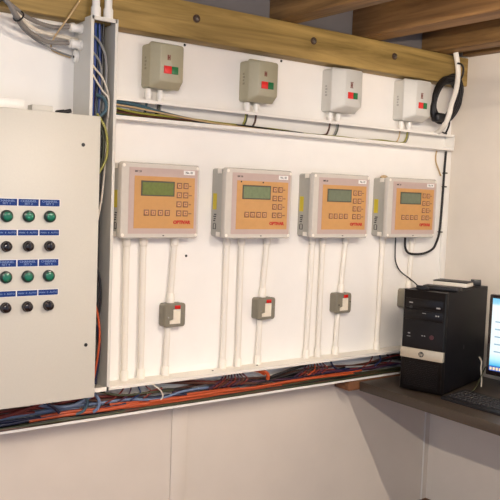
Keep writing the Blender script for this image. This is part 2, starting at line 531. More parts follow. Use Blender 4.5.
# blues
for i, cn in enumerate(['navy', 'navy', 'steelblue', 'grey', 'black', 'brown']):
    run(cn, -.94, [.05, .3, -.12, -.02, .9, 1.6][i], -.048+.006*i, BZ0+.026+.006*i, .0048, .004, .008)
for i, cn in enumerate(['navy', 'blue', 'purple', 'black', 'navy', 'purple']):
    run(cn, [.1, .32, .25, .45, .8, .6][i], [1.3, 1.0, 1.1, 1.7, 1.74, 1.5][i], -.02-.005*i, BZ0+.036+.004*(i % 4), .0036, .004, .007)
# reds and browns to the left below the cabinet
for i, cn in enumerate(['red', 'steelblue', 'brown', 'red', 'steelblue', 'red']):
    run(cn, -.94, [-.20, -.05, .1, .2, .4, -.28][i], -.014-.007*i, BZ0+.040+.007*(i % 4), .005, .005, .010)
for i, cn in enumerate(['red', 'brown', 'red', 'grey']):
    run(cn, [.95, 1.05, .85, 1.1][i], [1.74, 1.74, 1.4, 1.7][i], -.022-.008*i, BZ0+.034+.006*i, .004, .005, .010)
# slanting cables that climb to the sill
def slant(cn, pts, r, lb):
    cable(cn, pts, r, lb, GB)
slant('brown', [(.16, -.03, BZ1-.014), (.28, -.035, BZ1-.030), (.42, -.04, BZ1-.046), (.56, -.045, BZ1-.062), (.70, -.045, BZ1-.078)], .005,
      'brown cable slanting down to the right below the first controller')
slant('red', [(.20, -.022, BZ1-.012), (.33, -.026, BZ1-.030), (.47, -.030, BZ1-.050), (.6, -.035, BZ1-.066)], .004,
      'red cable slanting down just above the brown one')
slant('black', [(.60, -.035, BZ1-.072), (.70, -.035, BZ1-.054), (.80, -.035, BZ1-.036), (.92, -.035, BZ1-.018), (1.0, -.03, BZ1-.012)], .0055,
      'thick black cable climbing to the sill left of the third controller conduits')
slant('black', [(.62, -.048, BZ1-.070), (.72, -.048, BZ1-.058), (.84, -.048, BZ1-.044), (.95, -.045, BZ1-.040)], .004,
      'black cable running below the thick black one')
slant('white', [(.14, -.050, BZ1-.012), (.17, -.058, BZ1-.030), (.187, -.062, BZ1-.050), (.190, -.060, BZ1-.068), (.180, -.055, BZ1-.080)], .0028,
      'thin white cable looping down over the orange bundle')
slant('green', [(-.06, -.045, BZ1-.016), (.0, -.05, BZ1-.036), (.06, -.05, BZ1-.045), (.15, -.05, BZ1-.046), (.24, -.05, BZ1-.050)], .0042,
      'dark green cable entering under the tall trunking')
slant('steelblue', [(-.075, -.058, BZ1-.02), (-.06, -.062, BZ1-.045), (-.062, -.062, BZ1-.07), (-.08, -.060, BZ1-.085)], .0055,
      'steel-blue cable hanging in a hook by the cabinet bottom corner')
slant('teal', [(-.11, -.058, BZ1-.02), (-.10, -.060, BZ1-.05), (-.115, -.060, BZ1-.075), (-.14, -.055, BZ1-.085)], .005,
      'teal cable hanging beside the steel-blue hook')
slant('steelblue', [(-.36, -.04, BZ1-.02), (-.29, -.05, BZ1-.03), (-.22, -.05, BZ1-.05), (-.15, -.05, BZ1-.055), (-.08, -.05, BZ1-.03)], .0065,
      'thick steel-blue cable sagging under the cabinet')
slant('red', [(-.20, -.045, BZ1-.015), (-.25, -.050, BZ1-.03), (-.31, -.055, BZ1-.045), (-.40, -.055, BZ1-.06), (-.5, -.055, BZ1-.062)], .006,
      'thick red cable dropping to the left under the cabinet')
slant('navy', [(-.25, -.060, BZ1-.012), (-.245, -.062, BZ1-.03), (-.22, -.062, BZ1-.05), (-.2, -.06, BZ1-.07)], .005,
      'navy cable dropping beside the thick red one under the cabinet')
slant('orange', [(.615, -.05, BZ1-.012), (.650, -.055, BZ1-.022), (.668, -.058, BZ1-.036), (.670, -.056, BZ1-.056)], .0075,
      'thick orange cable bending down below the second controller switch')
slant('orange', [(.50, -.04, BZ1-.012), (.56, -.045, BZ1-.013), (.62, -.05, BZ1-.018), (.655, -.052, BZ1-.035)], .005,
      'orange cable running under the sill to the thick bend')
slant('navy', [(1.02, -.03, BZ1-.012), (1.03, -.04, BZ1-.04), (1.06, -.045, BZ1-.06), (1.12, -.045, BZ1-.062)], .0042,
      'navy cable dropping below the third controller switch')
slant('red', [(1.20, -.035, BZ1-.075), (1.28, -.04, BZ1-.06), (1.38, -.04, BZ1-.035), (1.46, -.04, BZ1-.035), (1.55, -.04, BZ1-.06)], .004,
      'red cable arching just left of the computer')
slant('black', [(1.14, -.035, BZ1-.075), (1.25, -.045, BZ1-.055), (1.38, -.045, BZ1-.042), (1.5, -.04, BZ1-.04), (1.7, -.04, BZ1-.045)], .006,
      'thick black cable running behind the computer')
# fans of thin wires dropping out of the conduits
for fx, cset, lb in ((.09, ['red', 'purple', 'blue', 'red'], 'thin wire of the fan below the first controller conduits'),
                     (.515, ['purple', 'red', 'brown', 'purple', 'red', 'purple', 'brown', 'red'], 'thin wire of the fan below the second controller conduits'),
                     (.93, ['purple', 'red', 'brown', 'orange', 'red', 'purple', 'red'], 'thin wire of the fan below the third controller conduits'),
                     (1.315, ['red', 'blue', 'purple'], 'thin wire of the fan below the fourth controller conduit')):
    for k, cn in enumerate(cset):
        u = k/(len(cset)-1)-.5
        x0 = fx+u*.07
        x1 = fx-.02+u*.15
        cable(cn, [(x0, -.020, BZ1-.005), (x0+u*.02, -.035, BZ1-.025), ((x0+x1)/2+u*.03, -.05, BZ1-.045), (x1-.03, -.056, BZ1-.062)], .0028,
              lb, 'wire fan in the lower trunking at x%d' % round(fx*10), name='wire', cat='wire', sub=4)

# ================================================================== CONTROL CABINET
CX0, CX1, CY, CZ0, CZ1 = -0.86, -0.151, -0.222, 0.787, 1.670
cb = thing('control_cabinet', (CX1, CY, CZ0), 'large pale grey control cabinet with green buttons and black knobs', 'control cabinet')
W_, H_ = CX1-CX0, CZ1-CZ0
MB().box(-W_+.002, -.002, 0.022, -CY-0.0005, .002, H_-.002, bev=.002).build('body', M_cab, cb)
door = MB().box(-W_, 0, 0, 0.020, 0, H_, bev=.0025).build('door', M_cab, cb)
for lx, lz in ((-.057, 1.579), (-.034, .958)):
    MB().lathe((lx, -.0002, lz-CZ0), (0, -1, 0), [(0, .0058), (.0012, .0058), (.0014, .0035)]).build('lock', M_black, door)
colx = [-0.441, -0.376, -0.311]
def plate(cx, cz, hgt, lines, size):
    p = MB().box(cx-.0305-CX1, cx+.0305-CX1, -.0014, 0, cz-hgt/2-CZ0, cz+hgt/2-CZ0).build('label_plate', M_blue_label, cb)
    p['label'] = 'blue engraved label plate'
    MB().box(cx-.0325-CX1, cx+.0325-CX1, -.0006, 0, cz-hgt/2-.0015-CZ0, cz+hgt/2+.0015-CZ0).build('plate_edge', M_label_rim, p)
    text('lettering', lines, size, M_white_ink, p, (cx-CX1, -.0016, cz-CZ0), ext=.0002, bold=0.0, sx=1.2)
n = 0
for row, (zl, zb, kind) in enumerate(((1.399, 1.3585, 'g'), (1.310, 1.270, 'k'), (1.220, 1.180, 'g'), (1.130, 1.090, 'k'))):
    for ci, cx in enumerate(colx):
        if kind == 'g':
            k = (0 if row == 0 else 3)+ci+1
            plate(cx, zl, .020, 'CHANNEL\nSET %d' % k, .0088)
            b = MB().lathe((cx-CX1, 0, zb-CZ0), (0, -1, 0), [(0, .0180), (.004, .0180), (.009, .0172), (.0105, .0155)], n=28).build('push_button', M_green_rim, cb)
            b['label'] = 'round green push button in a dark rim'
            MB().lathe((cx-CX1, -.0090, zb-CZ0), (0, -1, 0), [(0, .0122), (.003, .0122), (.0042, .0110), (.0046, .004)], n=28).build('lens', M_green_btn, b)
        else:
            plate(cx, zl, .0165, 'MAN  0  AUTO', .0070)
            b = MB().lathe((cx-CX1, 0, zb-CZ0), (0, -1, 0), [(0, .0160), (.005, .0160), (.006, .0145), (.016, .0138), (.019, .0115), (.0205, .005)], n=28).build('rotary_knob', M_black_gl, cb)
            b['label'] = 'round black rotary knob'
            MB().box(cx-.003-CX1, cx+.003-CX1, -.0235, -.019, zb-.011-CZ0, zb+.012-CZ0, bev=.001).build('grip', M_black_gl, b)
# things on top of the cabinet
o = MB().box(-.60, -.370, -.16, -.06, 1.6705, 1.705, bev=.003).build('plastic_box', M_pvc)
tag(o, 'flat white plastic box lying on top of the cabinet at far left', 'box')
o = MB().box(-.336, -.270, -.13, -.09, 1.6705, 1.696, bev=.002).build('plastic_box', M_trk)
tag(o, 'small pale grey box on top of the cabinet beside the flat white one', 'box')
g = thing('cable_gland', (-.235, -.10, 1.6705), 'small black cable gland lying on top of the cabinet near the trunking', 'cable gland')
MB().cyl((-.012, 0, .009), (.014, 0, .014), .0085, n=6).build('nut', M_black, g)
MB().cyl((.014, 0, .014), (.036, 0, .020), .0065).build('stem', M_black, g)

# ================================================================== FLEXIBLE CONDUITS TOP LEFT
GF = 'grey flexible conduits'
def gland_on_side(z, y, lb):
    g = thing('cable_gland', (VX0-.0003, y, z), lb, 'cable gland', 'white glands on the tall trunking')
    MB().lathe((0, 0, 0), (-1, 0, 0), [(0, .0165), (.007, .0165), (.0075, .0135), (.026, .0135), (.0265, .0155), (.036, .0150)], n=18).build('gland_body', M_pvc, g)
    MB().lathe((-.0362, 0, 0), (-1, 0, 0), [(0, .0130), (.004, .0130), (.006, .0105)], n=18).build('sealing_ring', M_pvc2, g)
gland_on_side(1.960, -.056, 'white gland of the upper flexible conduit, on the tall trunking side')
gland_on_side(1.909, -.056, 'white gland of the lower flexible conduit, on the tall trunking side')
def flex(pts, lb):
    o = MB().tube(pts, .0068, n=10, sub=14, ribs=1).build('flexible_conduit', M_flex)
    tag(o, lb, 'conduit', GF)
flex([(-.192, -.056, 1.960), (-.236, -.056, 1.952), (-.288, -.060, 1.955), (-.340, -.075, 1.966), (-.380, -.098, 1.979), (-.418, -.104, 2.000), (-.47, -.106, 2.04), (-.55, -.106, 2.10)],
     'upper of two grey flexible conduits curving up to the left of the tall trunking')
flex([(-.192, -.056, 1.909), (-.222, -.056, 1.905), (-.270, -.060, 1.903), (-.315, -.072, 1.915), (-.354, -.090, 1.935), (-.381, -.108, 1.958), (-.414, -.120, 1.992), (-.47, -.124, 2.04), (-.55, -.124, 2.10)],
     'lower of two grey flexible conduits curving up to the left of the tall trunking')
cable('white', [(-.150, -.03, 1.9275), (-.20, -.035, 1.930), (-.25, -.045, 1.930), (-.30, -.055, 1.935), (-.345, -.075, 1.950), (-.38, -.095, 1.973), (-.425, -.114, 2.006), (-.50, -.116, 2.07)],
      .0062, 'cream cable between the two grey flexible conduits', 'cables at the top left corner')
cable('grey', [(-.163, -.012, 1.876), (-.20, -.018, 1.882), (-.25, -.03, 1.892), (-.30, -.05, 1.905), (-.345, -.07, 1.925), (-.385, -.10, 1.955), (-.425, -.125, 1.998), (-.50, -.135, 2.07)],
      .0030, 'thin grey cable sagging below the lower flexible conduit', 'cables at the top left corner')
cable('tan', [(-.160, -.086, 2.060), (-.190, -.086, 2.010), (-.217, -.087, 1.968), (-.236, -.06, 1.930), (-.240, -.03, 1.900), (-.225, -.012, 1.885), (-.165, -.008, 1.872)],
      .0028, 'thin tan cable slanting across the beam at top left', 'cables at the top left corner')
def strap(c, d, r, lb):
    c, d = Vector(c), Vector(d).normalized()
    a = d.orthogonal().normalized()
    b = d.cross(a)
    pts = [c+(a*math.cos(2*PI*k/16)+b*math.sin(2*PI*k/16)*.75)*r for k in range(17)]
    o = MB().tube(pts, .0026, n=6, sub=1).build('cable_tie', M_black)
    tag(o, lb, 'cable tie', 'black cable ties')
strap((-.372, -.100, 1.958), (-.6, -.4, .5), .022, 'black cable tie lower down the grey conduits at top left')
strap((-.425, -.114, 2.004), (-.75, -.1, .66), .030, 'black cable tie at the very top left of the grey conduits')
jb = thing('cable_outlet', (VX0-.0003, -.024, 1.876), 'small white round outlet with a black screw on the trunking side', 'cable outlet')
MB().lathe((0, 0, 0), (-1, 0, 0), [(0, .0195), (.009, .0195), (.012, .016)], n=20).build('outlet_body', M_pvc, jb)
MB().lathe((-.0122, -.004, -.003), (-1, 0, 0), [(0, .0042), (.002, .0042)], n=10).build('screw', M_black, jb)

# ================================================================== MOTOR STARTERS
GS = 'starter boxes in a row'
def starter(x, zb, wdt, h, dep, body, lb, beige):
    t = thing('motor_starter', (x, 0, zb), lb, 'starter box', GS)
    d1 = .055
    MB().loft([rrect(0, wdt, 0, h, .010, -.0005), rrect(0, wdt, 0, h, .010, -d1+.006), rrect(.0015, wdt-.0015, .0015, h-.0015, .010, -d1)]).build('back_box', body, t)
    li, bi = (.026, .020) if beige else (.042, .022)
    cover = MB().loft([rrect(-.003, wdt+.002, -.003, h+.004, .010, -d1-.0006),
                       rrect(-.003, wdt+.002, -.003, h+.004, .010, -d1-.006),
                       rrect(.0, wdt-.0005, .0, h+.001, .010, -d1-.010),
                       rrect(li-.003, wdt-.002, bi-.003, h-.002, .010, -dep+.003),
                       rrect(li, wdt-.005, bi, h-.005, .009, -dep)]).build('cover', body, t)
    bw, bh = (.029, .026) if beige else (.027, .026)
    bx = li+(wdt-li)*.26
    bz = .047 if beige else .052
    r_ = MB().box(bx-.012, bx-.012+bw, -dep-.004, -dep+.001, bz, bz+bh, bev=.001).build('stop_button', M_red, t)
    r_['label'] = 'square red stop button'
    g_ = MB().box(bx-.012+bw+.0015, bx-.012+bw+.0015+bw-.004, -dep-.004, -dep+.001, bz, bz+bh, bev=.001).build('start_button', M_green, t)
    g_['label'] = 'square green start button'
    e = MB().box(bx+.001, bx+.006, -dep-.0008, -dep+.0005, bz+.046, bz+.064)
    e.box(bx+.0085, bx+.0125, -dep-.0008, -dep+.0005, bz+.046, bz+.064).box(bx+.002, bx+.0125, -dep-.0006, -dep+.0005, bz+.053, bz+.058)
    if not beige:
        e.box(bx-.001, bx+.0155, -dep-.0006, -dep+.0004, bz+.043, bz+.0455).box(bx-.001, bx+.0155, -dep-.0006, -dep+.0004, bz+.065, bz+.0675)
    e.build('emblem', M_brown_ink, t)['label'] = 'small brown emblem'
    # moulded lettering block on the left flank
    v = MB()
    for k in range(4):
        zz = .062+.012*k
        v.box(-.0008, .0002, -.034+.003*(k % 2), -.022, zz, zz+.0075)
    v.build('side_print', mat('flank_print_%s' % ('b' if beige else 'g'), (140, 134, 112) if beige else (166, 164, 156), .5), t)
    return t
starter(.102, 1.803, .118, .150, .090, M_ms_beige, 'beige starter box with red and green buttons, nearest the tall trunking', True)
starter(.520, 1.797, .118, .151, .090, M_ms_beige, 'beige starter box with red and green buttons, second from the tall trunking', True)
starter(.935, 1.797, .136, .172, .100, M_ms_grey, 'pale grey starter box with red and green buttons, next to the beige ones', False)
starter(1.356, 1.797, .136, .176, .100, M_ms_grey, 'pale grey starter box with red and green buttons, beside the black cable coil', False)
names = ['first beige', 'second beige', 'third, pale grey', 'fourth, pale grey']
for si, (ga, gb) in enumerate(glands):
    top = [1.803, 1.797, 1.797, 1.797][si]-.0038
    for gi, gx in enumerate((ga, gb)):
        t = thing('conduit_adaptor', (gx, -.030, TZ1+.0003), 'short white adaptor under the %s starter box, %s of its pair' % (names[si], ['left', 'right'][gi]), 'conduit adaptor', 'adaptors below the starter boxes')
        hh = top-TZ1
        MB().cyl((0, 0, 0), (0, 0, hh), .0105).build('pipe', M_pvc, t)
        MB().lathe((0, 0, hh*.3), (0, 0, 1), [(0, .0105), (.001, .0128), (hh*.45, .0128), (hh*.45+.001, .0105)]).build('collar', M_pvc, t)

# ================================================================== CONTROLLERS
GC = 'orange-panel controllers in a row'
CW, CH = .317, .263
def controller(i, x, CD, lcd, lb, leds=False):
    t = thing('pump_controller', (x, 0, 1.2795), lb, 'controller', GC)
    # base, slightly inset, screw bosses at the corners
    MB().loft([rrect(.004, CW-.004, .004, CH-.004, .010, -.0005), rrect(.004, CW-.004, .004, CH-.004, .010, -CD+.0205)]).build('base', M_ctl_base, t)
    MB().loft([rrect(0, CW, 0, CH, .012, -CD+.020), rrect(0, CW, 0, CH, .012, -CD+.006), rrect(.004, CW-.004, .004, CH-.004, .010, -CD)], smooth=True).build('lid', M_ctl_lid, t)
    f = -CD
    def U(u): return CW*u
    def V(v): return CH*(1-v)
    pan = MB().box(U(.10), U(.965), f-.0008, f+.001, V(.935), V(.065), mi=0).build('lilac_panel', M_lilac, t)
    MB().box(U(.165), U(.93), f-.0014, f+.001, V(.865), V(.175)).build('orange_overlay', M_orange, t)
    sc = MB().box(U(.245), U(.665), f-.0022, f+.001, V(.435), V(.235)).build('display_frame', M_lcd_rim, t)
    MB().box(U(.262), U(.652), f-.0026, f-.0018, V(.420), V(.255)).build('display', lcd, sc)
    fy = f-.0014
    def key(u0, v0, k):
        ko = MB().box(U(u0), U(u0+.066), fy-.0012, fy+.001, V(v0+.082), V(v0), bev=.0008).build('key', M_key, t)
        MB().box(U(u0+.013), U(u0+.053), fy-.0016, fy, V(v0+.066), V(v0+.016)).build('key_face', M_keytop, ko)
        g = MB()
        if k == 0:
            g.box(U(u0+.024), U(u0+.042), fy-.0019, fy, V(v0+.050), V(v0+.032))
        elif k == 1:
            g.box(U(u0+.02), U(u0+.046), fy-.0019, fy, V(v0+.044), V(v0+.036)).box(U(u0+.030), U(u0+.036), fy-.0019, fy, V(v0+.055), V(v0+.026))
        else:
            g.box(U(u0+.02), U(u0+.046), fy-.0019, fy, V(v0+.035), V(v0+.028)).box(U(u0+.02), U(u0+.046), fy-.0019, fy, V(v0+.054), V(v0+.047)).box(U(u0+.030), U(u0+.036), fy-.0019, fy, V(v0+.047), V(v0+.035))
        g.build('key_symbol', M_key, ko)
    for r_, v0 in enumerate((.245, .372, .495, .618)):
        key(.695, v0, 0)
        key(.780, v0, 1)
        MB().box(U(.855), U(.895 if r_ % 2 else .885), fy-.0005, fy+.001, V(v0+.05), V(v0+.036)).build('key_marking', M_key, t)
    for k, u0 in enumerate((.285, .370, .460, .548)):
        key(u0, .615, 2 if k % 2 else 0)
    text('brand_lettering', 'OPTIVAR', .0165, M_logo, t, (U(.770), fy-.0003, V(.782)), ext=.0004, bold=.0011, sx=1.04)
    text('model_lettering', 'MK 20', .0095, M_dark_ink, t, (U(.208), f-.0012, V(.118)), ext=.0003, bold=.0001)
    st = MB().box(U(.78), U(.925), f-.0014, f+.001, V(.135), V(.078)).build('sticker', M_sticker, t)
    text('sticker_lettering', 'No. 0%d' % (i+1), .011, M_dark_ink, st, (U(.853), f-.0016, V(.107)), ext=.0002, bold=.0002)
    MB().box(U(.53), U(.552), f-.0012, f+.001, V(.968), V(.955)).build('lid_mark', M_dark_ink, t)
    if leds:
        for u in (.225, .545):
            MB().lathe((U(u), f-.0006, V(.19)), (0, -1, 0), [(0, .0036), (.0018, .0030)], n=10).build('indicator_dot', M_black, t)
    for u, v in ((.035, .045), (.965, .045), (.035, .955), (.965, .955)):
        MB().lathe((U(u), f-.0002, V(v)), (0, -1, 0), [(0, .006), (.0015, .006), (.002, .0045)], n=12).build('lid_screw', M_pvc2, t)
    for v in (.055, .945):
        MB().box(-.0022, .0006, -CD+.024, -CD+.050, V(v)-.009, V(v)+.009, bev=.002).build('lid_hinge', M_pvc2, t)
    MB().box(.0030, .0042, -.034, -.010, V(.60), V(.37)).build('warning_sticker', M_yellow, t)['label'] = 'yellow warning sticker on its left flank'
    s = MB()
    for k in range(4):
        s.box(.0032, .0042, -.034+.002*k, -.018+.003*(k % 2), V(.66+.030*k+.017), V(.66+.030*k))
    s.box(.0032, .0042, -.034, -.030, V(.88), V(.80)).box(.0032, .0042, -.018, -.014, V(.88), V(.80)).box(.0032, .0042, -.030, -.018, V(.80), V(.79)).box(.0032, .0042, -.030, -.018, V(.88), V(.87))
    s.build('flank_print', M_dark_ink, t)
    # two cable entries below
    return t
cxs = [0.0, .409, .831, 1.2555]
controller(0, cxs[0], .064, M_lcd1, 'orange-panel controller with the greenest display, beside the tall trunking')
controller(1, cxs[1], .092, M_lcd2, 'orange-panel controller with two dark dots above its display', True)
controller(2, cxs[2], .092, M_lcd3, 'orange-panel controller above the conduit switch left of the computer')
controller(3, cxs[3], .092, M_lcd3, 'orange-panel controller hanging directly above the computer')
o = MB().lathe((1.292, -.030, 1.5389), (0, 0, 1), [(0, .017), (.004, .020), (.010, .012), (.013, .004)], n=9).build('putty_lump', CABLE['tan'])
tag(o, 'small tan lump lying on top of the controller above the computer', 'lump')

# ================================================================== CONDUITS BELOW THE CONTROLLERS
GP = 'white conduits below the controllers'
CB = 1.2795+.0035      # base underside
SZ = BZ1+.0003
def conduit(xb, xt, z0, z1, lb, adap_top=True, coup_bot=True, r=.0112, y=-.016):
    t = thing('conduit', (xb, y, z0), lb, 'conduit', GP)
    dx, h = xt-xb, z1-z0
    MB().cyl((0, 0, 0), (dx, 0, h), r, n=16).build('pipe', M_pvc2, t)
    if coup_bot:
        MB().lathe((0, 0, 0), (dx, 0, h), [(0, .0146), (.032, .0146), (.036, r+.0004)], n=16).build('coupling', M_pvc2, t)
    if adap_top:
        MB().lathe((dx*(1-.035/h), 0, h-.035), (dx, 0, h), [(0, r+.0004), (.003, .0142), (.035, .0142)], n=16).build('adaptor', M_pvc2, t)
    return t
ordn = ['first', 'second', 'third', 'fourth']
conduit(.057, .053, SZ, CB, 'left of two full-length white conduits below the first controller')
conduit(.123, .119, SZ, CB, 'right of two full-length white conduits below the first controller')
conduit(.478, .478, SZ, CB, 'left of two full-length white conduits below the second controller')
conduit(.549, .546, SZ, CB, 'right of two full-length white conduits below the second controller')
conduit(.897, .908, SZ, CB, 'left of two full-length white conduits below the third controller')
conduit(.962, .964, SZ, CB, 'right of two full-length white conduits below the third controller')
conduit(1.312, 1.318, SZ, CB, 'full-length white conduit below the fourth controller, left of the computer')
swx = [.200, .618, 1.032, 1.447]
SWZ0, SWZ1 = .955, 1.040
top_in = [(.236, .248), (.656, .672), (1.076, 1.095), (1.500, 1.512)]
bot_in = [(.223, .229), (.646, .650), (1.062, 1.068), (1.490, 1.492)]
for k in range(4):
    a, b = top_in[k]
    conduit(a, b, SWZ1+.0005, CB, 'white conduit between the %s controller and its grey switch' % ordn[k], True, True, r=.0108)
    a, b = bot_in[k]
    conduit(a, b, SZ, SWZ0-.0005, 'white conduit below the grey switch of the %s controller' % ordn[k], False, True, r=.0108)
# flat white strip in the upper corner
o = MB().box(XR-.036, XR-.0005, -.012, -.0005, BZ1+.0005, TZ0-.0005, bev=.002).build('mini_trunking', M_pvc)
tag(o, 'slim flat white mini trunking in the corner of the room', 'trunking')
o = MB().box(VX1+.0008, VX1+.026, -.014, -.0005, BZ1+.0005, 1.277, bev=.002).build('mini_trunking', M_pvc)
tag(o, 'slim flat white mini trunking beside the tall trunking below the first controller', 'trunking')

# ================================================================== ISOLATOR SWITCHES
GW = 'grey switches on the conduits'
def isolator(k):
    x = swx[k]
    w_, h_ = .087, SWZ1-SWZ0
    extra = ['below the first controller', 'below the second controller', 'below the third controller', 'mostly hidden behind the computer'][k]
    t = thing('isolator_switch', (x, 0, SWZ0), 'small grey switch with cream rocker %s' % extra if k < 3 else 'small grey switch %s' % extra, 'switch', GW)
    MB().loft([rrect(0, w_, 0, h_, .010, -.0005), rrect(0, w_, 0, h_, .010, -.026), rrect(.002, w_-.002, .002, h_-.002, .010, -.0265)]).build('back_box', M_sw, t)
    MB().loft([rrect(-.001, w_+.001, -.001, h_+.001, .011, -.0268), rrect(-.001, w_+.001, -.001, h_+.001, .011, -.038), rrect(.003, w_-.003, .003, h_-.003, .010, -.043)]).build('front_plate', M_sw, t)
    # L-shaped cream rocker
    prof = [(.020, .012), (.063, .012), (.063, .064), (.034, .064), (.034, .028), (.020, .024)]
    MB().loft([[(a, -.0425, c) for a, c in prof], [(a, -.047, c) for a, c in prof]]).build('rocker', M_rocker, t)['label'] = 'cream L-shaped rocker'
    MB().box(.040, .062, -.0475, -.0425, .066, .079, bev=.001).build('neon_lamp', M_lampred, t)['label'] = 'red neon lamp window'
    for sx_, sz_ in ((.012, .036), (.075, .048)):
        MB().lathe((sx_+.003, -.0428, sz_), (0, -1, 0), [(0, .003), (.001, .003)], n=10).build('screw', M_chrome, t)
for k in range(4):
    isolator(k)

# ================================================================== SCREWS IN THE WALL
for sx_, sz_, lb in ((.273, 1.975, 'black screw head in the wall right of the first beige starter box'),
                     (.717, 1.975, 'black screw head in the wall right of the second beige starter box'),
                     (.307, 1.210, 'black screw head in the wall below the first controller right corner')):
    o = MB().lathe((sx_, -.0003, sz_), (0, -1, 0), [(0, .005), (.002, .0045), (.003, .002)], n=12).build('screw', M_black)
    tag(o, lb, 'screw', 'black wall screws')
for sx_, sz_, lb in ((1.755, 0, ''),):
    o = MB().lathe((XR-.0003, -.12, 1.03), (-1, 0, 0), [(0, .005), (.002, .0045), (.003, .002)], n=12).build('screw', M_steel)
    tag(o, 'screw head in the right wall just above the monitor', 'screw', 'black wall screws')
for sx_, lb in ((.42, 'tiny dark screw on the lower trunking sill left of the second controller conduits'),
                (.63, 'tiny dark screw on the lower trunking sill by the second switch conduit')):
    o = MB().lathe((sx_, -.035, BZ1+.0003), (0, 0, 1), [(0, .0042), (.002, .003)], n=10).build('screw', M_black)
    tag(o, lb, 'screw', 'black wall screws')

# ================================================================== BLACK CABLES ON THE RIGHT
cable('black', [(1.706, -.018, 1.680), (1.702, -.018, 1.60), (1.700, -.018, 1.50), (1.697, -.018, 1.40), (1.688, -.020, 1.30), (1.665, -.024, 1.25), (1.630, -.034, 1.222), (1.575, -.034, 1.203), (1.512, -.034, 1.200), (1.465, -.034, 1.208), (1.448, -.030, 1.235), (1.446, -.030, CB-.0005)],
      .0055, 'black cable running down the corner and looping up into the fourth controller', 'black cables near the corner')
cable('black', [(1.390, -.024, CB-.0005), (1.393, -.022, 1.22), (1.405, -.018, 1.165), (1.440, -.016, 1.122), (1.478, -.034, 1.092), (1.530, -.036, 1.060), (1.575, -.034, 1.02), (1.60, -.02, .95), (1.605, -.012, .80), (1.606, -.012, BZ1+.004)],
      .0030, 'thin black cable hanging from the fourth controller down behind the computer', 'black cables near the corner')
for cz, cx, lb in ((1.579, 1.700, 'upper black cable clip on the corner cable'), (1.515, 1.6995, 'middle black cable clip on the corner cable'), (1.301, 1.688, 'lower black cable clip on the corner cable')):
    t = thing('cable_clip', (cx, 0, cz), lb, 'cable clip', 'black cable clips')
    MB().box(-.010, .016, -.0265, -.024, -.003, .003, bev=.0008).build('band', M_black, t)
    MB().cyl((.012, -.0005, 0), (.012, -.024, 0), .0028, n=8).build('nail', M_black, t)
cable('tan', [(1.655, -.006, 1.680), (1.645, -.010, 1.655), (1.650, -.010, 1.625), (1.672, -.010, 1.59), (1.690, -.008, 1.565)],
      .0035, 'short tan cable tail hanging below the right end of the upper trunking', 'cables at the corner')
# coil of black cable
for k in range(20):
    u = (k % 10)/9
    rr = rnd.uniform(-.002, .003)
    oy = -.088-.0055*(k // 10)-.0032*(k % 3)
    pts = []
    ph = rnd.uniform(0, 6)
    for q in range(29):
        a = 2*PI*q/28
        ca, sa = math.cos(a), math.sin(a)
        grow = 1+u*(.08+.44*max(0, ca)+.30*max(0, -sa)+.26*max(0, sa))
        ex = (.068+rr)*ca*grow
        ez = (.074+rr)*sa*grow
        wob = .003*math.sin(3*a+ph)
        pts.append((1.590+ex+ez*.16, oy+wob*.4, 1.906+ez+ex*.20+wob))
    if k == 0:
        coil = thing('cable_coil', (1.595, -.10, 1.80), 'coil of black cable hanging from the beam end beside the corner', 'cable coil')
    pts = [Vector(p)-Vector((1.595, -.10, 1.80)) for p in pts]
    MB().tube(pts, .0058, n=8, sub=2).build('loop', CABLE['black'], coil)
for a_, lb in ((-1.9, 'tape'),):
    c = Vector((-.035, -.0, .014))
    MB().box(-.080, -.020, -.024, .022, .000, .040, bev=.012, seg=3).build('tape_wrap', M_black, coil)
# white hose in front of the coil
o = MB().tube([(1.601, -.130, 2.1115), (1.614, -.131, 2.07), (1.622, -.133, 2.015), (1.611, -.135, 1.947), (1.582, -.137, 1.878), (1.567, -.142, 1.838), (1.572, -.118, 1.795), (1.590, -.075, 1.768), (1.598, -.045, TZ1+.0003)], .0118, n=12, sub=8).build('hose', M_pvc2)
tag(o, 'white hose bending down from the joist in front of the black coil', 'hose')
cable('black', [(1.600, -.146, 2.062), (1.620, -.149, 2.060), (1.640, -.146, 2.045), (1.642, -.142, 2.015), (1.628, -.138, 1.995), (1.605, -.105, 1.985)],
      .0045, 'short black cable end curling from the white hose to the coil', 'black cables near the corner')
t = thing('cable_hook', (1.618, -.05, 1.768), 'black cable tail hooking over the lower end of the white hose', 'cable tail')
MB().tube([(-.046, -.062, .065), (-.025, -.066, .055), (.002, -.05, .03), (.012, -.03, .0), (.010, -.022, -.012)], .0042, n=8).build('tail', M_black, t)
MB().cyl((-.016, -.022, -.006), (.022, -.022, -.012), .0032, n=8).build('tie', M_black, t)

# ================================================================== DESK
DZ = .655
dk = thing('desk', (1.16, -.08, DZ-.04), 'dark laminate desk standing along the right wall', 'desk')
MB().box(0, XR-1.16-.001, -1.75, 0.006, .0, .04, bev=.0025).build('worktop', M_desk, dk)
MB().box(.18, XR-1.16-.001, -1.74, -1.70, -DZ+.04-.0195, -.0005).build('side_panel', M_desk_edge, dk)
o = MB().box(1.108, XR-.002, -.064, .029, .616, .6605, bev=.003).build('batten', M_batten)
tag(o, 'brown wooden batten under the back edge of the desk, its raw end sticking out', 'batten')

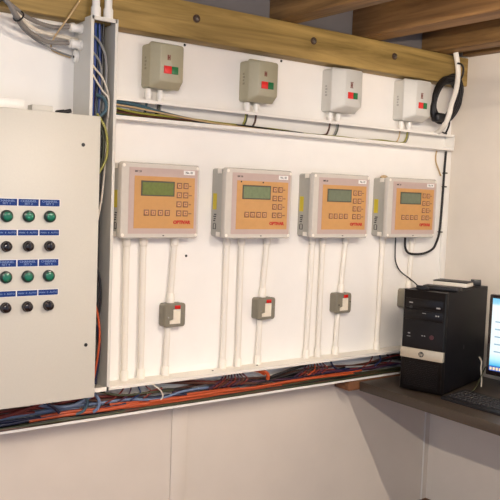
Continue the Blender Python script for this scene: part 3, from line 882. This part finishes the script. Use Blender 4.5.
# ================================================================== COMPUTER TOWER
PW, PH, PD = .190, .424, .440
TH = math.radians(-74)
pc = thing('computer_tower', (1.250, -.334, DZ+.0005), 'black computer tower with a silver stripe standing on the desk', 'computer', rz=TH)
MB().box(-PW/2, PW/2, .022, PD, .006, PH-.002, bev=.003).build('case', M_pc_side, pc)
MB().loft([[(-PW/2, .0215, 0.004), (PW/2, .0215, .004), (PW/2, .0215, PH), (-PW/2, .0215, PH)],
           [(-PW/2+.001, .004, 0.006), (PW/2-.001, .004, .006), (PW/2-.001, .004, PH-.002), (-PW/2+.001, .004, PH-.002)],
           [(-PW/2+.005, -.001, 0.012), (PW/2-.005, -.001, .012), (PW/2-.005, -.001, PH-.008), (-PW/2+.005, -.001, PH-.008)]]).build('front_bezel', M_pc_front, pc)
sv = MB().box(-PW/2+.0005, PW/2-.0005, -.006, .012, .140, .182, bev=.002).build('silver_stripe', M_silver, pc)
sv['label'] = 'silver stripe across the front'
lg = MB().lathe((0, -.0062, .161), (0, -1, 0), [(0, .0115), (.0012, .0115)], n=22).build('logo_disc', M_pc_line, pc)
MB().box(-.0055, -.0035, -.0084, -.0072, .154, .169).box(-.0035, -.0005, -.0084, -.0072, .1615, .163).box(-.001, .001, -.0084, -.0072, .156, .1615) \
    .box(.0025, .0042, -.0084, -.0072, .1525, .165).box(.0042, .0070, -.0084, -.0072, .1635, .165).box(.0056, .0070, -.0084, -.0072, .157, .1635).build('logo_letters', M_silver, lg)
b1 = MB().box(-PW/2+.012, PW/2-.012, -.0026, 0, .350, .388, bev=.0015).build('drive_bay', M_pc_front, pc)
MB().box(.055, .072, -.0042, -.002, .356, .362).box(-.066, -.050, -.0034, -.002, .368, .373).build('drive_button', M_pc_mark, b1)
b2 = MB().box(-PW/2+.012, PW/2-.012, -.0026, 0, .300, .340, bev=.0015).build('drive_bay', M_pc_front, pc)
MB().box(.052, .058, -.0036, -.002, .324, .329).box(.062, .068, -.0036, -.002, .324, .329).box(-.006, .010, -.0036, -.002, .330, .3325).build('drive_button', M_pc_mark, b2)
MB().lathe((-.058, -.0012, .352), (0, -1, 0), [(0, .007), (.003, .007), (.0036, .005)], n=16).build('power_button', M_pc_line, pc)
pp = MB().box(-.066, -.056, -.0028, 0, .240, .244).box(-.070, -.054, -.0028, 0, .228, .230).box(-.0045, .001, -.0028, 0, .236, .240).box(.006, .0115, -.0028, 0, .236, .240)
pp.build('front_ports', M_pc_mark, pc)
MB().lathe((.040, -.0012, .236), (0, -1, 0), [(0, .0095), (.002, .0095)], n=16).build('port_cover', mat('dark_maroon', (74, 34, 38), .4), pc)['label'] = 'dark red port cover'
v = MB()
for k in range(14):
    v.box(-PW/2+.02, PW/2-.02, -.0018, -.0008, .024+.0075*k, .0265+.0075*k)
v.build('vent_grille', M_pc_front, pc)
s_ = MB().box(PW/2-.0004, PW/2+.0008, .20, .206, .17, .186).build('side_latch', M_pc_line, pc)
for fx in (-.07, .07):
    for fy in (.05, PD-.05):
        MB().cyl((fx, fy, 0), (fx, fy, .0062), .012, n=12).build('foot', M_black, pc)
# things on the tower
ct, st_ = math.cos(TH), math.sin(TH)
def on_pc(lx, ly):
    return (1.250+ct*lx-st_*ly, -.334+st_*lx+ct*ly, DZ+.0005+PH+.0004)
def placed(name, mbs, lxy, label, cat, rz=0.0):
    t = thing(name, on_pc(*lxy), label, cat, rz=TH+rz)
    for nm, q, mm in mbs:
        q.build(nm, mm, t)
    return t
placed('network_adapter', [('housing', MB().box(-.075, .075, -.03, .03, 0, .0155, bev=.002), M_black),
                           ('front_strip', MB().box(-.070, .070, -.0312, -.0298, .004, .011), M_pc_line)], (.030, .100),
       'flat black gadget lying at the front of the computer top', 'gadget', rz=.12)
placed('router', [('housing', MB().box(-.075, .075, -.045, .045, 0, .018, bev=.003), M_white_pl),
                  ('lid_edge', MB().box(-.076, .076, -.046, .046, .0185, .022, bev=.001), M_black)], (-.005, .290),
       'flat white box with a dark lid lying on the computer top', 'router', rz=.06)
placed('power_plug', [('body', MB().box(-.022, .022, -.018, .018, 0, .026, bev=.003), M_black),
                      ('cord_end', MB().cyl((0, .018, .013), (0, .036, .013), .005), M_black)], (.060, .385),
       'black plug block at the rear of the computer top', 'plug', rz=.4)
placed('usb_stick', [('body', MB().box(-.022, .022, -.008, .008, 0, .016, bev=.002), M_black),
                     ('cap', MB().box(.0225, .032, -.006, .006, .003, .013, bev=.001), M_pc_line)], (-.030, .030),
       'small black block at the front edge of the computer top', 'gadget')

# ================================================================== MONITOR
MT = math.radians(-78)
mw, mh = .46, .325
mc = Vector((1.405, -.535))+Vector((math.cos(MT), math.sin(MT)))*(mw/2)
mn = thing('monitor', (mc.x, mc.y, DZ+.0005), 'lit flat monitor with a black frame at the right edge of the desk', 'monitor', rz=MT)
mz = .104
MB().box(-mw/2, mw/2, 0, .030, mz, mz+mh, bev=.004).build('frame', M_black_gl, mn)
scr = MB().box(-mw/2+.014, mw/2-.014, -.0012, .001, mz+.020, mz+mh-.014)
def screen_mat():
    M = bpy.data.materials.new('lit_screen')
    M.use_nodes = True
    nt = M.node_tree
    b = nt.nodes['Principled BSDF']
    b.inputs['Base Color'].default_value = (0.02, 0.02, 0.02, 1)
    b.inputs['Roughness'].default_value = 0.3
    tc = nt.nodes.new('ShaderNodeTexCoord')
    sp = nt.nodes.new('ShaderNodeSeparateXYZ')
    nt.links.new(tc.outputs['Object'], sp.inputs[0])
    mr = nt.nodes.new('ShaderNodeMapRange')
    mr.inputs[1].default_value = mz+.020
    mr.inputs[2].default_value = mz+mh-.014
    nt.links.new(sp.outputs['Z'], mr.inputs[0])
    rp = nt.nodes.new('ShaderNodeValToRGB')
    e = rp.color_ramp.elements
    e[0].position = 0
    e[0].color = lin((26, 92, 190)) + (1,)
    e[1].position = 1
    e[1].color = lin((120, 200, 236)) + (1,)
    for p, c in ((.065, (26, 92, 190)), (.075, (60, 190, 236)), (.16, (190, 240, 250)), (.24, (236, 250, 252)), (.90, (240, 250, 252)), (.93, (150, 214, 238))):
        q = e.new(p)
        q.color = lin(c) + (1,)
    nt.links.new(mr.outputs[0], rp.inputs['Fac'])
    nt.links.new(rp.outputs['Color'], b.inputs['Emission Color'])
    b.inputs['Emission Strength'].default_value = 1.0
    return M
so = scr.build('screen', screen_mat(), mn)
q = MB()
for k in range(6):
    q.box(-mw/2+.017+.013*k, -mw/2+.026+.013*k, -.0018, -.0010, mz+.0235, mz+.0345)
q.build('taskbar_icons', mat('icon_tan', (210, 190, 150), .5, emit=(lin((196, 176, 140)), .8)), so)
q = MB()
for k in range(5):
    q.box(-mw/2+.030, -mw/2+.10+.05*(k % 3), -.0016, -.0010, mz+.215-.03*k, mz+.220-.03*k)
q.build('window_lines', mat('screen_grey', (120, 150, 170), .5, emit=(lin((120, 150, 170)), .6)), so)
MB().box(-.03, .03, .012, .050, .012, mz+.06, bev=.004).build('stand', M_black, mn)
MB().lathe((0, .04, 0), (0, 0, 1), [(0, .11), (.008, .11), (.014, .09)], n=32).build('stand_base', M_black, mn)

# ================================================================== KEYBOARD
KT = math.radians(-88)
kb = thing('keyboard', (1.335, -.665, DZ+.0005), 'black keyboard lying at the front of the desk before the monitor', 'keyboard', rz=KT)
MB().loft([[(-.222, -.078, 0), (.222, -.078, 0), (.222, .078, 0), (-.222, .078, 0)],
           [(-.222, -.078, .010), (.222, -.078, .010), (.222, .078, .020), (-.222, .078, .020)],
           [(-.218, -.074, .012), (.218, -.074, .012), (.218, .074, .022), (-.218, .074, .022)]]).build('keyboard_body', M_kb, kb)
for r_ in range(5):
    for c_ in range(19):
        yy = -.058+.0225*r_
        zz = .0115+(yy+.078)*.064
        xx = -.206+.0224*c_
        MB().box(xx, xx+.0185, yy, yy+.0185, zz, zz+.007, bev=.0015, seg=1).build('key', M_kbkey, kb)
cable('green', [(1.405, -.455, DZ+.006), (1.44, -.445, DZ+.006), (1.50, -.425, DZ+.020), (1.56, -.400, DZ+.05), (1.60, -.39, DZ+.085)],
      .0025, 'thin dark green cable running up along the side of the computer', 'cables behind the monitor')
cable('white', [(1.56, -.385, DZ+.13), (1.57, -.39, DZ+.11), (1.562, -.395, DZ+.085), (1.57, -.395, DZ+.04), (1.565, -.40, DZ+.003)],
      .0035, 'short white cable hanging between the computer and the monitor', 'cables behind the monitor')

# ================================================================== FLUORESCENT TUBES (above the frame)
def tube_light(x, y0, y1, z, power, lb):
    t = thing('tube_light', (x, (y0+y1)/2, z), lb, 'tube light', 'fluorescent lights under the joists')
    h = (y1-y0)/2
    MB().box(-.03, .03, -h-.03, h+.03, .022, .062, bev=.004).build('fitting', M_pvc, t)
    for s in (-1, 1):
        MB().cyl((0, s*h*.7, .0615), (0, s*h*.7, 2.3595-z), .004, n=8).build('suspension_rod', M_chrome, t)
        MB().box(-.012, .012, s*(h+.012)-.010, s*(h+.012)+.010, -.014, .0215).build('lamp_holder', M_pvc, t)
    e = mat('tube_glow_%s' % x, (255, 250, 240), .3, emit=(TUBE_COL, power))
    MB().cyl((0, -h, 0), (0, h, 0), .013, n=10).build('lamp', e, t)
tube_light(.390, -2.60, -1.30, 1.970, TUBE_A, 'white fluorescent tube light under the joists in the middle of the room')
tube_light(-1.145, -3.20, -1.90, 2.048, TUBE_B, 'white fluorescent tube light under the joists at the left of the room')
